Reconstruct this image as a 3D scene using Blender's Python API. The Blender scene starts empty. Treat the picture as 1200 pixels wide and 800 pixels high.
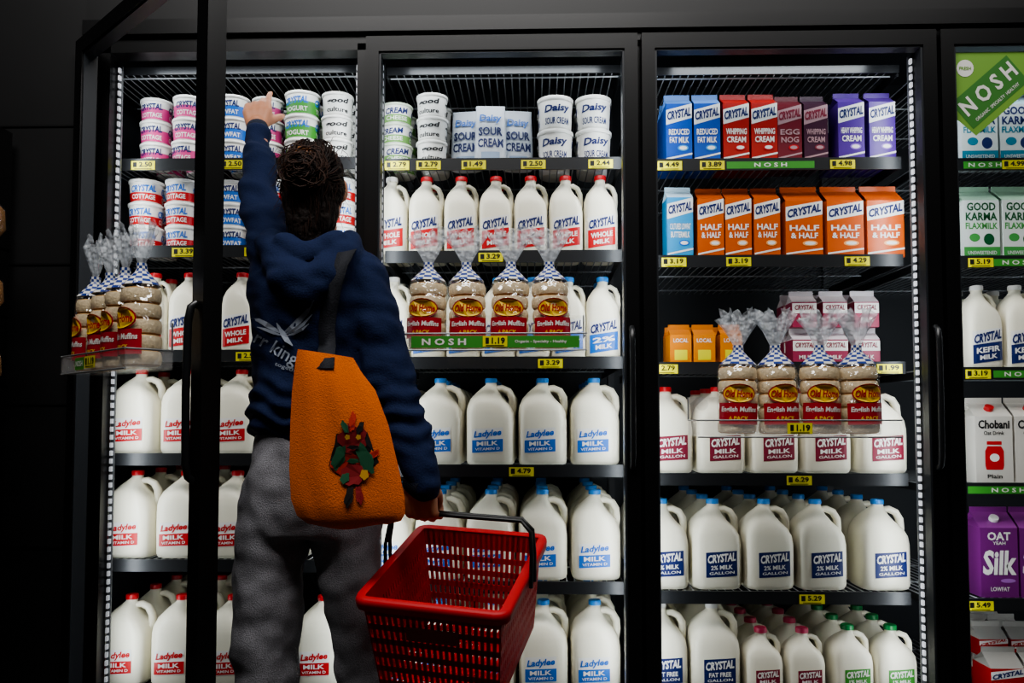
import bpy, math, random
from mathutils import Vector, Matrix, noise
from mathutils.bvhtree import BVHTree
random.seed(11)
R=math.radians; PI=math.pi
SC=bpy.context.scene; COL=SC.collection
try: SC.view_settings.look='AgX - Medium High Contrast'
except Exception: pass
# ---------------- camera ----------------
F=933.0; SHP=48.0
CAM=Vector((0,-2.33,1.05))
cd=bpy.data.cameras.new('camera'); cam=bpy.data.objects.new('camera',cd); COL.objects.link(cam)
cam.location=CAM; cam.rotation_euler=(R(90+2.6),0,R(1.5)); cd.lens=F*36/1200; cd.sensor_width=36
cd.shift_y=SHP/1200; cd.clip_start=.05
SC.camera=cam
RC=cam.rotation_euler.to_matrix()
def ray(px,py): return RC@Vector(((px-600)/F,(400+SHP-py)/F,-1))
def at(px,py,Y):
    d=ray(px,py); return CAM+d*((Y-CAM.y)/d.y)
# ---------------- materials ----------------
def lin(h):
    h=h.lstrip('#'); o=[]
    for i in (0,2,4):
        c=int(h[i:i+2],16)/255
        o.append(c/12.92 if c<=.04045 else ((c+.055)/1.055)**2.4)
    return (*o,1)
MC={}
def mat(h,rough=.5,metal=0,bump=0,scale=60,emit=0,spec=.5,var=0):
    k=(h,rough,metal,bump,scale,emit,spec,var)
    if k in MC: return MC[k]
    m=bpy.data.materials.new('m_'+h.strip('#')); m.use_nodes=True
    nt=m.node_tree; b=nt.nodes['Principled BSDF']
    b.inputs['Base Color'].default_value=lin(h); b.inputs['Roughness'].default_value=rough
    b.inputs['Metallic'].default_value=metal; b.inputs['Specular IOR Level'].default_value=spec
    if emit:
        b.inputs['Emission Color'].default_value=lin(h); b.inputs['Emission Strength'].default_value=emit
    if bump or var:
        tc=nt.nodes.new('ShaderNodeTexCoord'); n=nt.nodes.new('ShaderNodeTexNoise')
        n.inputs['Scale'].default_value=scale; n.inputs['Detail'].default_value=4
        nt.links.new(tc.outputs['Object'],n.inputs['Vector'])
        if bump:
            bp=nt.nodes.new('ShaderNodeBump'); bp.inputs['Strength'].default_value=bump; bp.inputs['Distance'].default_value=.01
            nt.links.new(n.outputs['Fac'],bp.inputs['Height']); nt.links.new(bp.outputs['Normal'],b.inputs['Normal'])
        if var:
            cr=nt.nodes.new('ShaderNodeValToRGB'); c=lin(h)
            cr.color_ramp.elements[0].position=.3; cr.color_ramp.elements[1].position=.7
            cr.color_ramp.elements[0].color=tuple(x*(1-var) for x in c[:3])+(1,)
            cr.color_ramp.elements[1].color=tuple(min(1,x*(1+var)) for x in c[:3])+(1,)
            nt.links.new(n.outputs['Fac'],cr.inputs['Fac']); nt.links.new(cr.outputs['Color'],b.inputs['Base Color'])
    MC[k]=m; return m
def clear(name,fac,col='#ffffff',rough=.03,bump=0,bscale=1.5,dist=.005,diff=False):
    m=bpy.data.materials.new(name); m.use_nodes=True; nt=m.node_tree
    for n in list(nt.nodes): nt.nodes.remove(n)
    out=nt.nodes.new('ShaderNodeOutputMaterial'); mx=nt.nodes.new('ShaderNodeMixShader')
    tr=nt.nodes.new('ShaderNodeBsdfTransparent'); 
    if diff:
        g=nt.nodes.new('ShaderNodeBsdfPrincipled'); g.inputs['Base Color'].default_value=lin(col); g.inputs['Roughness'].default_value=rough
    else:
        g=nt.nodes.new('ShaderNodeBsdfGlossy'); g.inputs['Color'].default_value=lin(col); g.inputs['Roughness'].default_value=rough
    mx.inputs[0].default_value=fac
    if bump:
        tc=nt.nodes.new('ShaderNodeTexCoord'); n=nt.nodes.new('ShaderNodeTexNoise'); n.inputs['Scale'].default_value=bscale; n.inputs['Detail'].default_value=1
        bp=nt.nodes.new('ShaderNodeBump'); bp.inputs['Strength'].default_value=bump; bp.inputs['Distance'].default_value=dist
        nt.links.new(tc.outputs['Object'],n.inputs['Vector']); nt.links.new(n.outputs['Fac'],bp.inputs['Height']); nt.links.new(bp.outputs['Normal'],g.inputs['Normal'])
    nt.links.new(tr.outputs[0],mx.inputs[1]); nt.links.new(g.outputs[0],mx.inputs[2]); nt.links.new(mx.outputs[0],out.inputs[0])
    return m
FILM=clear('bag_film',.16,'#f4f8fc',rough=.08,bump=1,bscale=45,dist=.014)
FILM2=clear('bag_film_top',.34,'#e6ecf2',rough=.12,bump=1,bscale=60,dist=.014,diff=True)
ACRY=clear('acrylic',.08,'#ffffff',rough=.05,diff=True)
BLK=mat('#0b0b0c',.35); BLK2=mat('#101012',.6); WHT=mat('#dedcd6',.5); MILK=mat('#e4dfcb',.34,spec=.4)
RED=mat('#b81a1e',.4); BLUE=mat('#1c63b8',.4); NAVY=mat('#13235c',.45); GRN=mat('#3f8a30',.45); YEL=mat('#d8cf1c',.5); DK=mat('#101114',.5)
STEEL=mat('#9a9c9e',.35,.6)
# ---------------- mesh builder ----------------
TX={}
def tgeo(s,shear=0,bold=.015):
    k=(s,shear,bold)
    if k in TX: return TX[k]
    c=bpy.data.curves.new('t','FONT'); c.body=s; c.shear=shear; c.offset=bold; c.resolution_u=2; c.fill_mode='FRONT'
    o=bpy.data.objects.new('t',c); COL.objects.link(o)
    me=bpy.data.meshes.new_from_object(o)
    vs=[v.co.copy() for v in me.vertices]; fs=[tuple(p.vertices) for p in me.polygons]
    if vs:
        x0=min(v.x for v in vs);x1=max(v.x for v in vs);y0=min(v.y for v in vs);y1=max(v.y for v in vs)
        vs=[((v.x-x0)/(x1-x0)-.5,(v.y-y0)/(y1-y0)-.5) for v in vs]
    bpy.data.objects.remove(o); bpy.data.curves.remove(c); bpy.data.meshes.remove(me)
    TX[k]=(vs,fs); return TX[k]
def flat(d): return lambda u,v,o:(u,-d-o,v)
def sup(rx,ry,n=4):
    def f(u,v,o):
        a=min(.98,abs(u)/rx); return (u,-ry*(1-a**n)**(1/n)-o,v)
    return f
def cyl(r0,r1,h):
    def f(u,v,o):
        r=r0+(r1-r0)*v/h; a=u/r; return ((r+o)*math.sin(a),-(r+o)*math.cos(a),v)
    return f
class MB:
    def __init__(s): s.v=[];s.f=[];s.m=[];s.s=[]
    def add(s,vs,fs,mi=0,sm=False):
        b=len(s.v); s.v+= [tuple(v) for v in vs]
        for f in fs: s.f.append(tuple(b+i for i in f)); s.m.append(mi); s.s.append(sm)
        return s
    def box(s,x0,x1,y0,y1,z0,z1,mi=0,M=None):
        vs=[Vector((x,y,z)) for z in (z0,z1) for y in (y0,y1) for x in (x0,x1)]
        if M: vs=[M@v for v in vs]
        return s.add(vs,[(0,2,3,1),(4,5,7,6),(0,1,5,4),(2,6,7,3),(0,4,6,2),(1,3,7,5)],mi)
    def loft(s,rings,mi=0,cap=True,sm=True):
        n=len(rings[0]); vs=[v for r in rings for v in r]; fs=[]
        for i in range(len(rings)-1):
            for j in range(n):
                k=(j+1)%n; fs.append((i*n+j,i*n+k,(i+1)*n+k,(i+1)*n+j))
        s.add(vs,fs,mi,sm)
        if cap:
            s.add(rings[0],[tuple(reversed(range(n)))],mi); s.add(rings[-1],[tuple(range(n))],mi)
        return s
    def tube(s,pts,r,n=8,mi=0,closed=False,cap=True,flatf=1,ref=None):
        pts=[Vector(p) for p in pts]; rings=[]; prev=None
        for i,p in enumerate(pts):
            a=pts[max(0,i-1)];b=pts[min(len(pts)-1,i+1)]
            if closed: a=pts[i-1]; b=pts[(i+1)%len(pts)]
            t=(b-a).normalized()
            u=Vector(ref) if ref else (prev if prev else (Vector((0,0,1)) if abs(t.z)<.9 else Vector((1,0,0))))
            u=(u-t*u.dot(t)).normalized(); w=t.cross(u); prev=u
            rr=r[i] if isinstance(r,(list,tuple)) else r
            rings.append([p+u*math.cos(q)*rr+w*math.sin(q)*rr*flatf for q in [2*PI*j/n for j in range(n)]])
        if closed: rings.append(rings[0]); cap=False
        return s.loft(rings,mi,cap)
    def ball(s,c,r,mi=0,nu=14,nv=9,M=None):
        c=Vector(c); r=(r,r,r) if not isinstance(r,(tuple,list)) else r; rings=[]
        for i in range(nv+1):
            t=PI*(i/nv); t=min(max(t,.05),PI-.05)
            ring=[Vector((r[0]*math.sin(t)*math.cos(2*PI*j/nu),r[1]*math.sin(t)*math.sin(2*PI*j/nu),-r[2]*math.cos(t))) for j in range(nu)]
            if M: ring=[M@v for v in ring]
            rings.append([c+v for v in ring])
        return s.loft(rings,mi)
    def chain(s,pts,rad,mi=0,n=16):
        pts=[Vector(p) for p in pts]
        for i in range(len(pts)):
            s.ball(pts[i],rad[i],mi,n,9)
            if i: s.tube([pts[i-1],pts[i]],[rad[i-1],rad[i]],n,mi)
        return s
    def text(s,t,cx,cz,w,h,mi,mp,off=.0012,shear=0,bold=.015,slope=0):
        vs,fs=tgeo(t,shear,bold)
        return s.add([mp(cx+u*w,cz+v*h+u*w*slope,off) for u,v in vs],fs,mi)
    def plate(s,cx,cz,w,h,mi,mp,off=.0006,nx=8,nz=1,slope=0):
        vs=[mp(cx+w*(i/nx-.5),cz+h*(j/nz-.5)+w*(i/nx-.5)*slope,off) for j in range(nz+1) for i in range(nx+1)]
        return s.add(vs,[(j*(nx+1)+i,j*(nx+1)+i+1,(j+1)*(nx+1)+i+1,(j+1)*(nx+1)+i) for j in range(nz) for i in range(nx)],mi)
    def oval(s,cx,cz,w,h,mi,mp,off=.001,n=20):
        return s.add([mp(cx+w/2*math.cos(2*PI*i/n),cz+h/2*math.sin(2*PI*i/n),off) for i in range(n)],[tuple(range(n))],mi)
    def poly(s,pts,mi,mp,off=.001):
        return s.add([mp(x,z,off) for x,z in pts],[tuple(range(len(pts)))],mi)
    def mesh(s,name,mats):
        me=bpy.data.meshes.new(name); me.from_pydata(s.v,[],s.f)
        for m in (mats if isinstance(mats,(list,tuple)) else [mats]): me.materials.append(m)
        me.polygons.foreach_set('material_index',s.m); me.polygons.foreach_set('use_smooth',s.s); me.update(); return me
    def build(s,name,mats,parent=None,loc=None):
        o=bpy.data.objects.new(name,s.mesh(name,mats)); COL.objects.link(o)
        if parent: o.parent=parent
        if loc: o.location=loc
        return o
def ring(cx,cy,z,rx,ry,n=2,seg=24,wob=0):
    o=[]
    for j in range(seg):
        a=2*PI*j/seg; c=math.cos(a); s_=math.sin(a)
        x=math.copysign(abs(c)**(2/n),c); y=math.copysign(abs(s_)**(2/n),s_)
        k=1+wob*math.sin(a*5+z*90)
        o.append(Vector((cx+rx*x*k,cy+ry*y*k,z)))
    return o
def tag(o,label=None,cat=None,group=None,kind=None):
    if label:o['label']=label
    if cat:o['category']=cat
    if group:o['group']=group
    if kind:o['kind']=kind
    return o
def empty(name,loc=(0,0,0),rz=0,label=None,cat=None,group=None):
    o=bpy.data.objects.new(name,None); COL.objects.link(o); o.location=loc; o.rotation_euler=(0,0,rz); o.empty_display_size=.05
    return tag(o,label,cat,group)
# ---------------- product prototypes ----------------
PR={}
def label_mesh(mp,cx,cz,w,h,bg,band,t1,t1m,t2,t3=None,t2m=WHT,shear=.2,slope=.05,bold=.03):
    b=MB(); b.plate(cx,cz,w,h,0,mp,.0008,10,2,slope)
    b.plate(cx,cz-h*.22,w,h*.50,1,mp,.0014,10,2,slope)
    b.text(t1,cx,cz+h*.25,w*.90,h*.34,2,mp,.0022,shear,bold,.05+slope)
    b.text(t2,cx,cz-h*.12,w*.70,h*.18,3,mp,.0026,0,.025,slope)
    b.text(t3 or 'VITAMIN D',cx,cz-h*.34,w*.80,h*.11,3,mp,.0026,0,.015,slope)
    return b.mesh('label',[bg,band,t1m,t2m])
def make_jug(key,hw,h,capm,lab,desc,body=MILK):
    prof=[(0,.88,.88,4),(.012,.96,.96,4),(.05,1,1,4.5),(.3,1,1,5),(.5,1,1,5),(.60,1,.95,4.5),(.68,.96,.80,4),(.76,.84,.52,3),(.83,.62,.34,2.5),(.885,.40,.27,2),(.915,.27,.24,2),(.93,.23,.23,2),(.97,.23,.23,2)]
    rings=[]
    for z,l,r,n in prof:
        l=max(l*hw,.0165); r_=max(r*hw,.0165); rings.append(ring((r_-l)/2,0,z*h,(l+r_)/2,l,n,28))
    parts=[('body',MB().loft(rings).mesh('body',body))]
    q=MB().tube([(hw*.2,0,h*.875),(hw*.45,0,h*.885),(hw*.72,0,h*.85),(hw*.88,0,h*.77),(hw*.9,0,h*.67),(hw*.84,0,h*.57),(hw*.7,0,h*.52)],[hw*.13,hw*.14,hw*.15,hw*.155,hw*.16,hw*.17,hw*.15],10,0,flatf=1.3)
    parts.append(('handle',q.mesh('handle',body)))
    c=MB().loft([ring(0,0,h*.945,.0195,.0195,2,20,.02),ring(0,0,h*.945+.012,.0195,.0195,2,20,.02),ring(0,0,h*.945+.015,.0175,.0175,2,20)])
    parts.append(('cap',c.mesh('cap',capm)))
    mp=sup(hw,hw,5); parts.append(('label',lab(mp,hw,h)))
    PR[key]=('milk_jug','milk jug',parts,hw*2,h,desc)
def ladylee(col): return lambda mp,hw,h: label_mesh(mp,-hw*.1,h*.28,hw*1.25,h*.28,WHT,col,'Ladylee',col,'MILK')
def crystal(col,t2='WHOLE'):
    def f(mp,hw,h):
        b=MB(); w=hw*1.6
        b.plate(0,h*.27,w,h*.38,0,mp,.0008,10,2,.14); b.plate(0,h*.19,w,h*.22,1,mp,.0014,10,2,.14)
        b.text('CRYSTAL',0,h*.375,w*.94,h*.11,2,mp,.0022,.15,.045,.22)
        b.text(t2,0,h*.225,w*.80,h*.065,0,mp,.0026,0,.03,.14); b.text('MILK',0,h*.14,w*.6,h*.055,0,mp,.0026,0,.03,.14)
        return b.mesh('label',[WHT,col,NAVY])
    return f
def tilted(col,t2): return lambda mp,hw,h: label_mesh(mp,hw*.1,h*.29,hw*1.25,h*.28,col,col,'CRYSTAL',WHT,t2,'GALLON',slope=.06,shear=.1,bold=.04)
MAR=mat('#7c1f35',.45); PINK=mat('#c9407f',.45); LBL=mat('#3e93cf',.4)
CR=mat('#b81c22',.35); CB=mat('#2f7fcb',.35); CW=mat('#d4d2cc',.4); CP=mat('#c43a5c',.35); CG=mat('#1f7a3e',.35)
make_jug('gr',.076,.270,CR,ladylee(RED),'red capped gallon milk jug')
make_jug('gb',.077,.274,CB,ladylee(BLUE),'blue capped gallon milk jug')
make_jug('gn',.077,.272,CB,tilted(NAVY,'2% MILK'),'navy labelled gallon milk jug')
make_jug('gm',.077,.270,CR,tilted(MAR,'MILK'),'maroon labelled gallon milk jug')
make_jug('gw',.077,.270,CW,tilted(NAVY,'FAT FREE'),'white capped gallon milk jug')
make_jug('hr',.0535,.258,CR,crystal(RED),'red capped half gallon jug')
make_jug('hw',.0535,.258,CW,crystal(RED),'white capped half gallon jug')
make_jug('hb',.0545,.262,CB,crystal(BLUE,'2%'),'blue capped half gallon jug')
make_jug('hn',.056,.265,CW,crystal(NAVY,'KEFIR'),'navy labelled half gallon jug')
make_jug('hp',.058,.195,CP,tilted(MAR,'MILK'),'pink capped half gallon jug')
make_jug('hg',.062,.205,CG,tilted(GRN,'1% MILK'),'green capped half gallon jug')
def make_tub(key,r,h,bodym,lidm,bandm,t1,t1m,t2,t2m,desc,band=.35):
    b=MB().loft([ring(0,0,0,r*.84,r*.84),ring(0,0,.003,r*.87,r*.87),ring(0,0,h*.9,r*.97,r*.97),ring(0,0,h*.93,r*.97,r*.97)])
    l=MB().loft([ring(0,0,h*.87,r*1.0,r*1.0),ring(0,0,h*.88,r*1.03,r*1.03),ring(0,0,h*.985,r*1.03,r*1.03),ring(0,0,h-.0005,r*.98,r*.98),ring(0,0,h-.001,r*.9,r*.9)])
    mp=cyl(r*.87,r*.97,h*.9); g=MB()
    g.plate(0,h*.43,r*5.2,h*.72,0,mp,.0005,30,1)
    g.plate(0,h*(.07+band/2),r*5.2,h*band,1,mp,.001,30,1)
    for an in (0,2.1,-2.1):
        g.text(t1,an*r*.92,h*.60,r*1.5,h*.28,2,mp,.0018,.15,.035,.06); g.text(t2,an*r*.92,h*.25,r*1.4,h*.2,3,mp,.0018,0,.02)
    PR[key]=('dairy_tub','tub',[('body',b.mesh('body',bodym)),('lid',l.mesh('lid',lidm)),('label',g.mesh('label',[bodym,bandm,t1m,t2m]))],r*2,h,desc)
make_tub('tp',.050,.074,WHT,WHT,PINK,'CRYSTAL',NAVY,'COTTAGE',WHT,'pink banded cottage cheese tub',.5)
make_tub('tr',.053,.076,WHT,WHT,RED,'CRYSTAL',BLUE,'COTTAGE',WHT,'red banded cottage cheese tub',.36)
make_tub('tb',.050,.074,WHT,WHT,BLUE,'CRYSTAL',NAVY,'LOWFAT',WHT,'blue banded cottage cheese tub',.45)
make_tub('tg',.056,.078,WHT,WHT,GRN,'CRYSTAL',BLUE,'YOGURT',WHT,'green banded yogurt tub',.5)
make_tub('tw',.050,.076,WHT,WHT,WHT,'good',DK,'culture',DK,'plain white cultured yogurt tub',.3)
make_tub('td',.057,.108,WHT,WHT,WHT,'Daisy',NAVY,'SOUR CREAM',NAVY,'large white sour cream tub',.3)
make_tub('ts',.050,.066,WHT,mat('#c4ceb8',.5),mat('#6f9e50',.5),'CREAM',NAVY,'CHEESE',WHT,'pale green banded dip tub',.35)
def make_pouch():
    w=.051;h=.195; R_=[(0,.94,.030),(.05,1,.032),(.35,1,.03),(.7,.95,.017),(.9,.92,.005),(1,.92,.002)]
    b=MB().loft([ring(0,0,z*h,x*w,y,2.6) for z,x,y in R_])
    mp=lambda u,v,o:(u,-(.031-(v/h)**2*.027)*max(.05,(1-(u/w)**2))**.4-o-.0015,v)
    g=MB(); g.text('Daisy',0,h*.76,w*1.4,h*.16,1,mp,.002,.1,.035); g.text('SOUR',0,h*.54,w*1.5,h*.15,0,mp,.002,0,.03); g.text('CREAM',0,h*.34,w*1.6,h*.15,0,mp,.002,0,.03)
    g.plate(0,h*.12,w*1.5,h*.14,2,mp,.001)
    PR['po']=('squeeze_pouch','pouch',[('body',b.mesh('body',mat('#c4c9d0',.35))),('label',g.mesh('label',[NAVY,BLUE,mat('#8fa0b8',.5)]))],.064,h,'white sour cream pouch')
make_pouch()
def make_carton(key,w,h,colm,topm,prints,desc,mats,cap=None,name='milk_carton'):
    hw=w/2; hb=h-w*.52; g=h-.016
    b=MB(); V=[(-hw,-hw,0),(hw,-hw,0),(hw,hw,0),(-hw,hw,0),(-hw,-hw,hb),(hw,-hw,hb),(hw,hw,hb),(-hw,hw,hb),(-hw,-.002,g),(hw,-.002,g),(hw,.002,g),(-hw,.002,g),(-hw*.45,0,g-.008),(hw*.45,0,g-.008)]
    b.add(V,[(0,3,2,1),(0,1,5,4),(1,2,6,5),(2,3,7,6),(3,0,4,7)],0)
    b.add(V,[(4,5,9,8),(6,7,11,10),(5,6,13),(7,4,12),(5,13,9),(13,6,10),(4,8,12),(7,12,11),(9,13,10),(8,11,12)],1)
    b.box(-hw,hw,-.002,.002,g-.001,h,1)
    parts=[('body',b.mesh('body',[colm,topm]))]
    q=MB(); prints(q,flat(hw),w,hb)
    parts.append(('printed_front',q.mesh('printed_front',mats)))
    if cap:
        c=MB(); n=Vector((0,-(g-hb),hw)).normalized(); c0=Vector((0,-hw/2,(g+hb)/2)); c.tube([c0,c0+n*.012],[.014,.013],16); parts.append(('cap',c.mesh('cap',cap)))
    PR[key]=(name,'carton',parts,w,h,desc)
def pr_cr(t2,t3=None):
    def f(q,mp,w,h):
        q.poly([(-w*.5,h*.64),(w*.5,h*.76),(w*.5,h*1.0),(-w*.5,h*.89)],0,mp,.0006)
        q.text('CRYSTAL',0,h*.825,w*.92,h*.15,1,mp,.0014,.1,.045,.2)
        q.text(t2,0,h*.52,w*.80,h*.10,0,mp,.0014,0,.025)
        if t3: q.text(t3,0,h*.385,w*.74,h*.10,0,mp,.0014,0,.025)
        q.poly([(-w*.5,h*.05),(w*.5,h*.14),(w*.5,h*.17),(-w*.5,h*.08)],0,mp,.0008)
        q.oval(w*.15,h*.25,w*.42,h*.10,2,mp,.0012); q.oval(w*.15,h*.25,w*.3,h*.06,0,mp,.0016)
        q.text('Half Gallon',-w*.1,h*.03,w*.4,h*.025,0,mp,.0014)
    return f
def cm(h): return mat(h,.4)
make_carton('cb',.081,.232,cm('#1a4aa0'),cm('#5f8aca'),pr_cr('REDUCED','FAT MILK'),'blue reduced fat milk carton',[WHT,NAVY,LBL])
make_carton('cr',.081,.232,cm('#a3201a'),cm('#a3201a'),pr_cr('WHIPPING','CREAM'),'bright red cream carton',[WHT,NAVY,RED])
make_carton('cm',.074,.222,cm('#6d1826'),cm('#5a1622'),pr_cr('EGG','NOG'),'dark maroon carton',[cm('#a9888c'),MAR,RED])
make_carton('ck',.074,.222,cm('#3f1830'),cm('#36182c'),pr_cr('WHIPPING','CREAM'),'dark plum carton',[cm('#a9888c'),MAR,MAR])
make_carton('cp',.081,.232,cm('#4a2580'),cm('#5a3890'),pr_cr('HEAVY WHIPPING','CREAM'),'purple heavy cream carton',[WHT,NAVY,cm('#8a63c0')])
make_carton('cl',.081,.235,cm('#2f8cbd'),cm('#b4ccd8'),pr_cr('CULTURED LOWFAT','BUTTERMILK'),'light blue buttermilk carton',[WHT,NAVY,BLUE])
make_carton('co',.081,.230,cm('#c05410'),cm('#a84812'),pr_cr('HALF','& HALF'),'narrow orange creamer carton',[WHT,NAVY,cm('#e8a060')])
make_carton('cO',.114,.238,cm('#c05410'),cm('#b04c14'),pr_cr('HALF','& HALF'),'wide orange creamer carton',[WHT,NAVY,cm('#e8a060')])
make_carton('cs',.066,.125,cm('#d07a18'),cm('#b96a18'),lambda q,mp,w,h:(q.text('LOCAL',0,h*.8,w*.7,h*.14,0,mp),q.plate(0,h*.3,w*.6,h*.35,1,mp,.001)),'small orange local carton',[WHT,YEL])
make_carton('cw',.076,.12,cm('#8f2a48'),cm('#c9c3c6'),lambda q,mp,w,h:(q.plate(0,h*.75,w,h*.4,0,mp),q.text('CRYSTAL',0,h*.78,w*.8,h*.2,1,mp,.0016,.2,.03),q.text('MILK',0,h*.3,w*.5,h*.16,0,mp,.0016)),'small maroon and white carton',[WHT,MAR])
def pr_gk(q,mp,w,h):
    q.plate(0,h*.55,w,h*.9,0,mp,.0005)
    q.plate(0,h*.10,w,h*.20,2,mp,.001)
    q.text('GOOD',0,h*.89,w*.8,h*.14,1,mp,bold=.03); q.text('KARMA',0,h*.72,w*.88,h*.14,1,mp,bold=.03); q.text('FLAXMILK',0,h*.56,w*.9,h*.11,2,mp,bold=.03)
    q.oval(-w*.2,h*.36,w*.3,h*.14,2,mp); q.oval(w*.2,h*.33,w*.3,h*.2,1,mp,.0008); q.text('UNSWEETENED',0,h*.10,w*.8,h*.06,0,mp,.002)
make_carton('kt',.110,.240,cm('#c6cfd0'),cm('#9ab4bc'),pr_gk,'white and teal flaxmilk carton',[cm('#c9cfcc'),NAVY,cm('#1f7890')])
make_carton('kg',.110,.240,cm('#c6cfc8'),cm('#9abca2'),pr_gk,'white and green flaxmilk carton',[cm('#c9cfca'),cm('#14502b'),cm('#468f46')])
def pr_ch(q,mp,w,h):
    q.text('Chobani',0,h*.88,w*.84,h*.13,0,mp,bold=.03); q.text('Oat Drink',0,h*.75,w*.55,h*.06,0,mp)
    q.poly([(-w*.22,h*.2),(w*.22,h*.2),(w*.25,h*.26),(w*.25,h*.48),(w*.18,h*.55),(-w*.18,h*.55),(-w*.25,h*.48),(-w*.25,h*.26)],1,mp,.0008)
    q.plate(0,h*.6,w*.4,h*.05,1,mp); q.oval(0,h*.38,w*.26,h*.12,2,mp,.0015); q.text('Plain',0,h*.1,w*.4,h*.06,0,mp)
make_carton('ch',.112,.262,cm('#c9c4ba'),cm('#c9c4ba'),pr_ch,'white oat drink carton with red jar',[DK,RED,WHT],RED)
def pr_si(q,mp,w,h):
    q.text('OAT',0,h*.88,w*.62,h*.12,0,mp,bold=.03); q.text('YEAH',0,h*.78,w*.34,h*.045,0,mp); q.text('Silk',0,h*.5,w*.9,h*.36,0,mp,.0014,.1,.035); q.text('LOWFAT',0,h*.12,w*.5,h*.06,0,mp)
    q.oval(w*.22,h*.24,w*.4,h*.06,1,mp,.0008)
make_carton('si',.112,.268,cm('#6c1f6c'),cm('#7c2a7c'),pr_si,'purple oat milk carton',[WHT,cm('#a065b0')],WHT)
make_carton('xr',.10,.15,cm('#a81d1a'),cm('#96928b'),pr_cr('WHOLE','MILK'),'short red milk carton',[WHT,NAVY,RED])
make_carton('xw',.09,.10,cm('#a81d1a'),cm('#b0aca4'),pr_cr('MILK'),'small red and white milk carton',[WHT,RED,RED])
def spawn(key,loc,rz,label,group):
    nm,cat,parts,d,h,desc=PR[key]
    t=empty(nm,loc,rz,label,cat,group)
    for pn,me in parts:
        o=bpy.data.objects.new(pn,me); COL.objects.link(o); o.parent=t
    return t
# ---------------- cooler layout ----------------
XM=[at(p,450,0).x for p in (108,427,750,1100)]; XM.append(XM[3]+.86)
XL=XM[0]-.12; XR=XM[4]+.08
YF=.155
PY={1:[190,291,412,532,655,806],2:[190,297,420,545,680,814],3:[190,302,426,555,692,818],4:[190,303,432,566,700,822]}
MID={1:270,2:585,3:915,4:1170}
SZ={b:[at(MID[b],p,YF).z for p in PY[b]] for b in PY}
SHN=['top','second','third','fourth','fifth','bottom']; BN={1:'open door',2:'second door',3:'third door',4:'last door'}
ORD=['first','second','third','fourth','fifth','sixth','seventh','eighth','ninth','tenth']
RW=['front','second','third','fourth','fifth']
def row(b,sh,items,nback=0,gap=.006,yoff=0,i0=0):
    z=SZ[b][sh]
    for r in range(nback+1):
        for i,it in enumerate(items):
            px,key=it[0],it[1]; n=it[2] if len(it)>2 else 1; dyo=it[3] if len(it)>3 else 0
            d=PR[key][3]; h=PR[key][4]; jit=PR[key][0]=='milk_jug'
            X=at(px,PY[b][sh]-40,YF+dyo+yoff+.3*d).x+(random.uniform(-.002,.002) if r else 0)
            Y=YF+dyo+yoff+d/2+r*(d+gap)
            for k in range(n):
                rz=R(random.uniform(-1.5,1.5)) if jit else R(random.uniform(-2,2))
                if n>1 and 'tub' in PR[key][0]: rz=R(random.uniform(-14,14))
                if n>1:
                    lv='bottom' if k==0 else ('topmost' if k==n-1 else 'middle')
                    lab=f"{PR[key][5]}, {lv} of {ORD[i+i0]} stack, {RW[r]} row, {SHN[sh]} shelf, {BN[b]}"
                else: lab=f"{PR[key][5]}, {ORD[i+i0]} from left, {RW[r]} row, {SHN[sh]} shelf, {BN[b]}"
                spawn(key,(X+(random.uniform(-.002,.002) if n>1 else 0),Y,z+.0005+k*h),rz,lab,f"{PR[key][0].replace('_',' ')}s on the {SHN[sh]} shelf, {BN[b]}")
# bay 1
row(1,0,[(180,'tp',3,.02),(218,'tp',3),(272,'tb',3),(312,'tp',3,.02),(352,'tg',3),(394,'tw',3)],1)
row(1,1,[(168,'tr',3),(211,'tr',3),(270,'tb',3),(312,'tr',3),(354,'tr',3),(397,'tr',3)],1)
row(1,2,[(137,'hr'),(178,'hr'),(219,'hr'),(281,'hr'),(325,'hr'),(370,'hr')],1)
row(1,3,[(160,'gr'),(219,'gr'),(279,'gr'),(340,'gr')],1)
row(1,4,[(155,'gr'),(214,'gr'),(274,'gr'),(334,'gr')],2)
row(1,5,[(148,'gr'),(208,'gr'),(269,'gr'),(376,'gr')],3)
# bay 2
row(2,0,[(464,'ts',3),(506,'tw',3)],1)
zz=SZ[2][0]
for i,px in enumerate((546,575,606)):
    X=at(px,160,YF+.05).x; spawn('po',(X,YF+.05+(.034 if i!=1 else -.01),zz+.0005),R((-6,3,8)[i]),f"{('left','middle','right')[i]} of three white sour cream pouches on the top shelf",'sour cream pouches on the top shelf')
zs=SZ[2][0]
for i,(px,dy) in enumerate(((651,.0),(696,0),(655,.12),(701,.12))):
    for k in range(2):
        X=at(px,150,YF+.03).x if dy==0 else at(px-4,150,YF+.03).x
        spawn('td',(X,YF+.057+dy,zs+.0005+k*.108),R(random.uniform(-8,8)),f"large sour cream tub, {('bottom','top')[k]} of {('left front','right front','left rear','right rear')[i]} stack, top shelf, second door",'large sour cream tubs on the top shelf')
row(2,1,[(458,'hw'),(499,'hr'),(540,'hr'),(581,'hr'),(622,'hr'),(663,'hr'),(704,'hr')],1)
row(2,2,[(460,'hn'),(502,'hb'),(543,'hb'),(584,'hb'),(625,'hb'),(666,'hb'),(707,'hb')],1)
row(2,3,[(455,'gb'),(515,'gb'),(575,'gb'),(636,'gb'),(697,'gb')],3)
row(2,4,[(455,'gb'),(515,'gb'),(575,'gb'),(636,'gb'),(698,'gb')],3)
row(2,5,[(455,'gb'),(515,'gb'),(576,'gb'),(637,'gb'),(698,'gb')],3)
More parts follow.
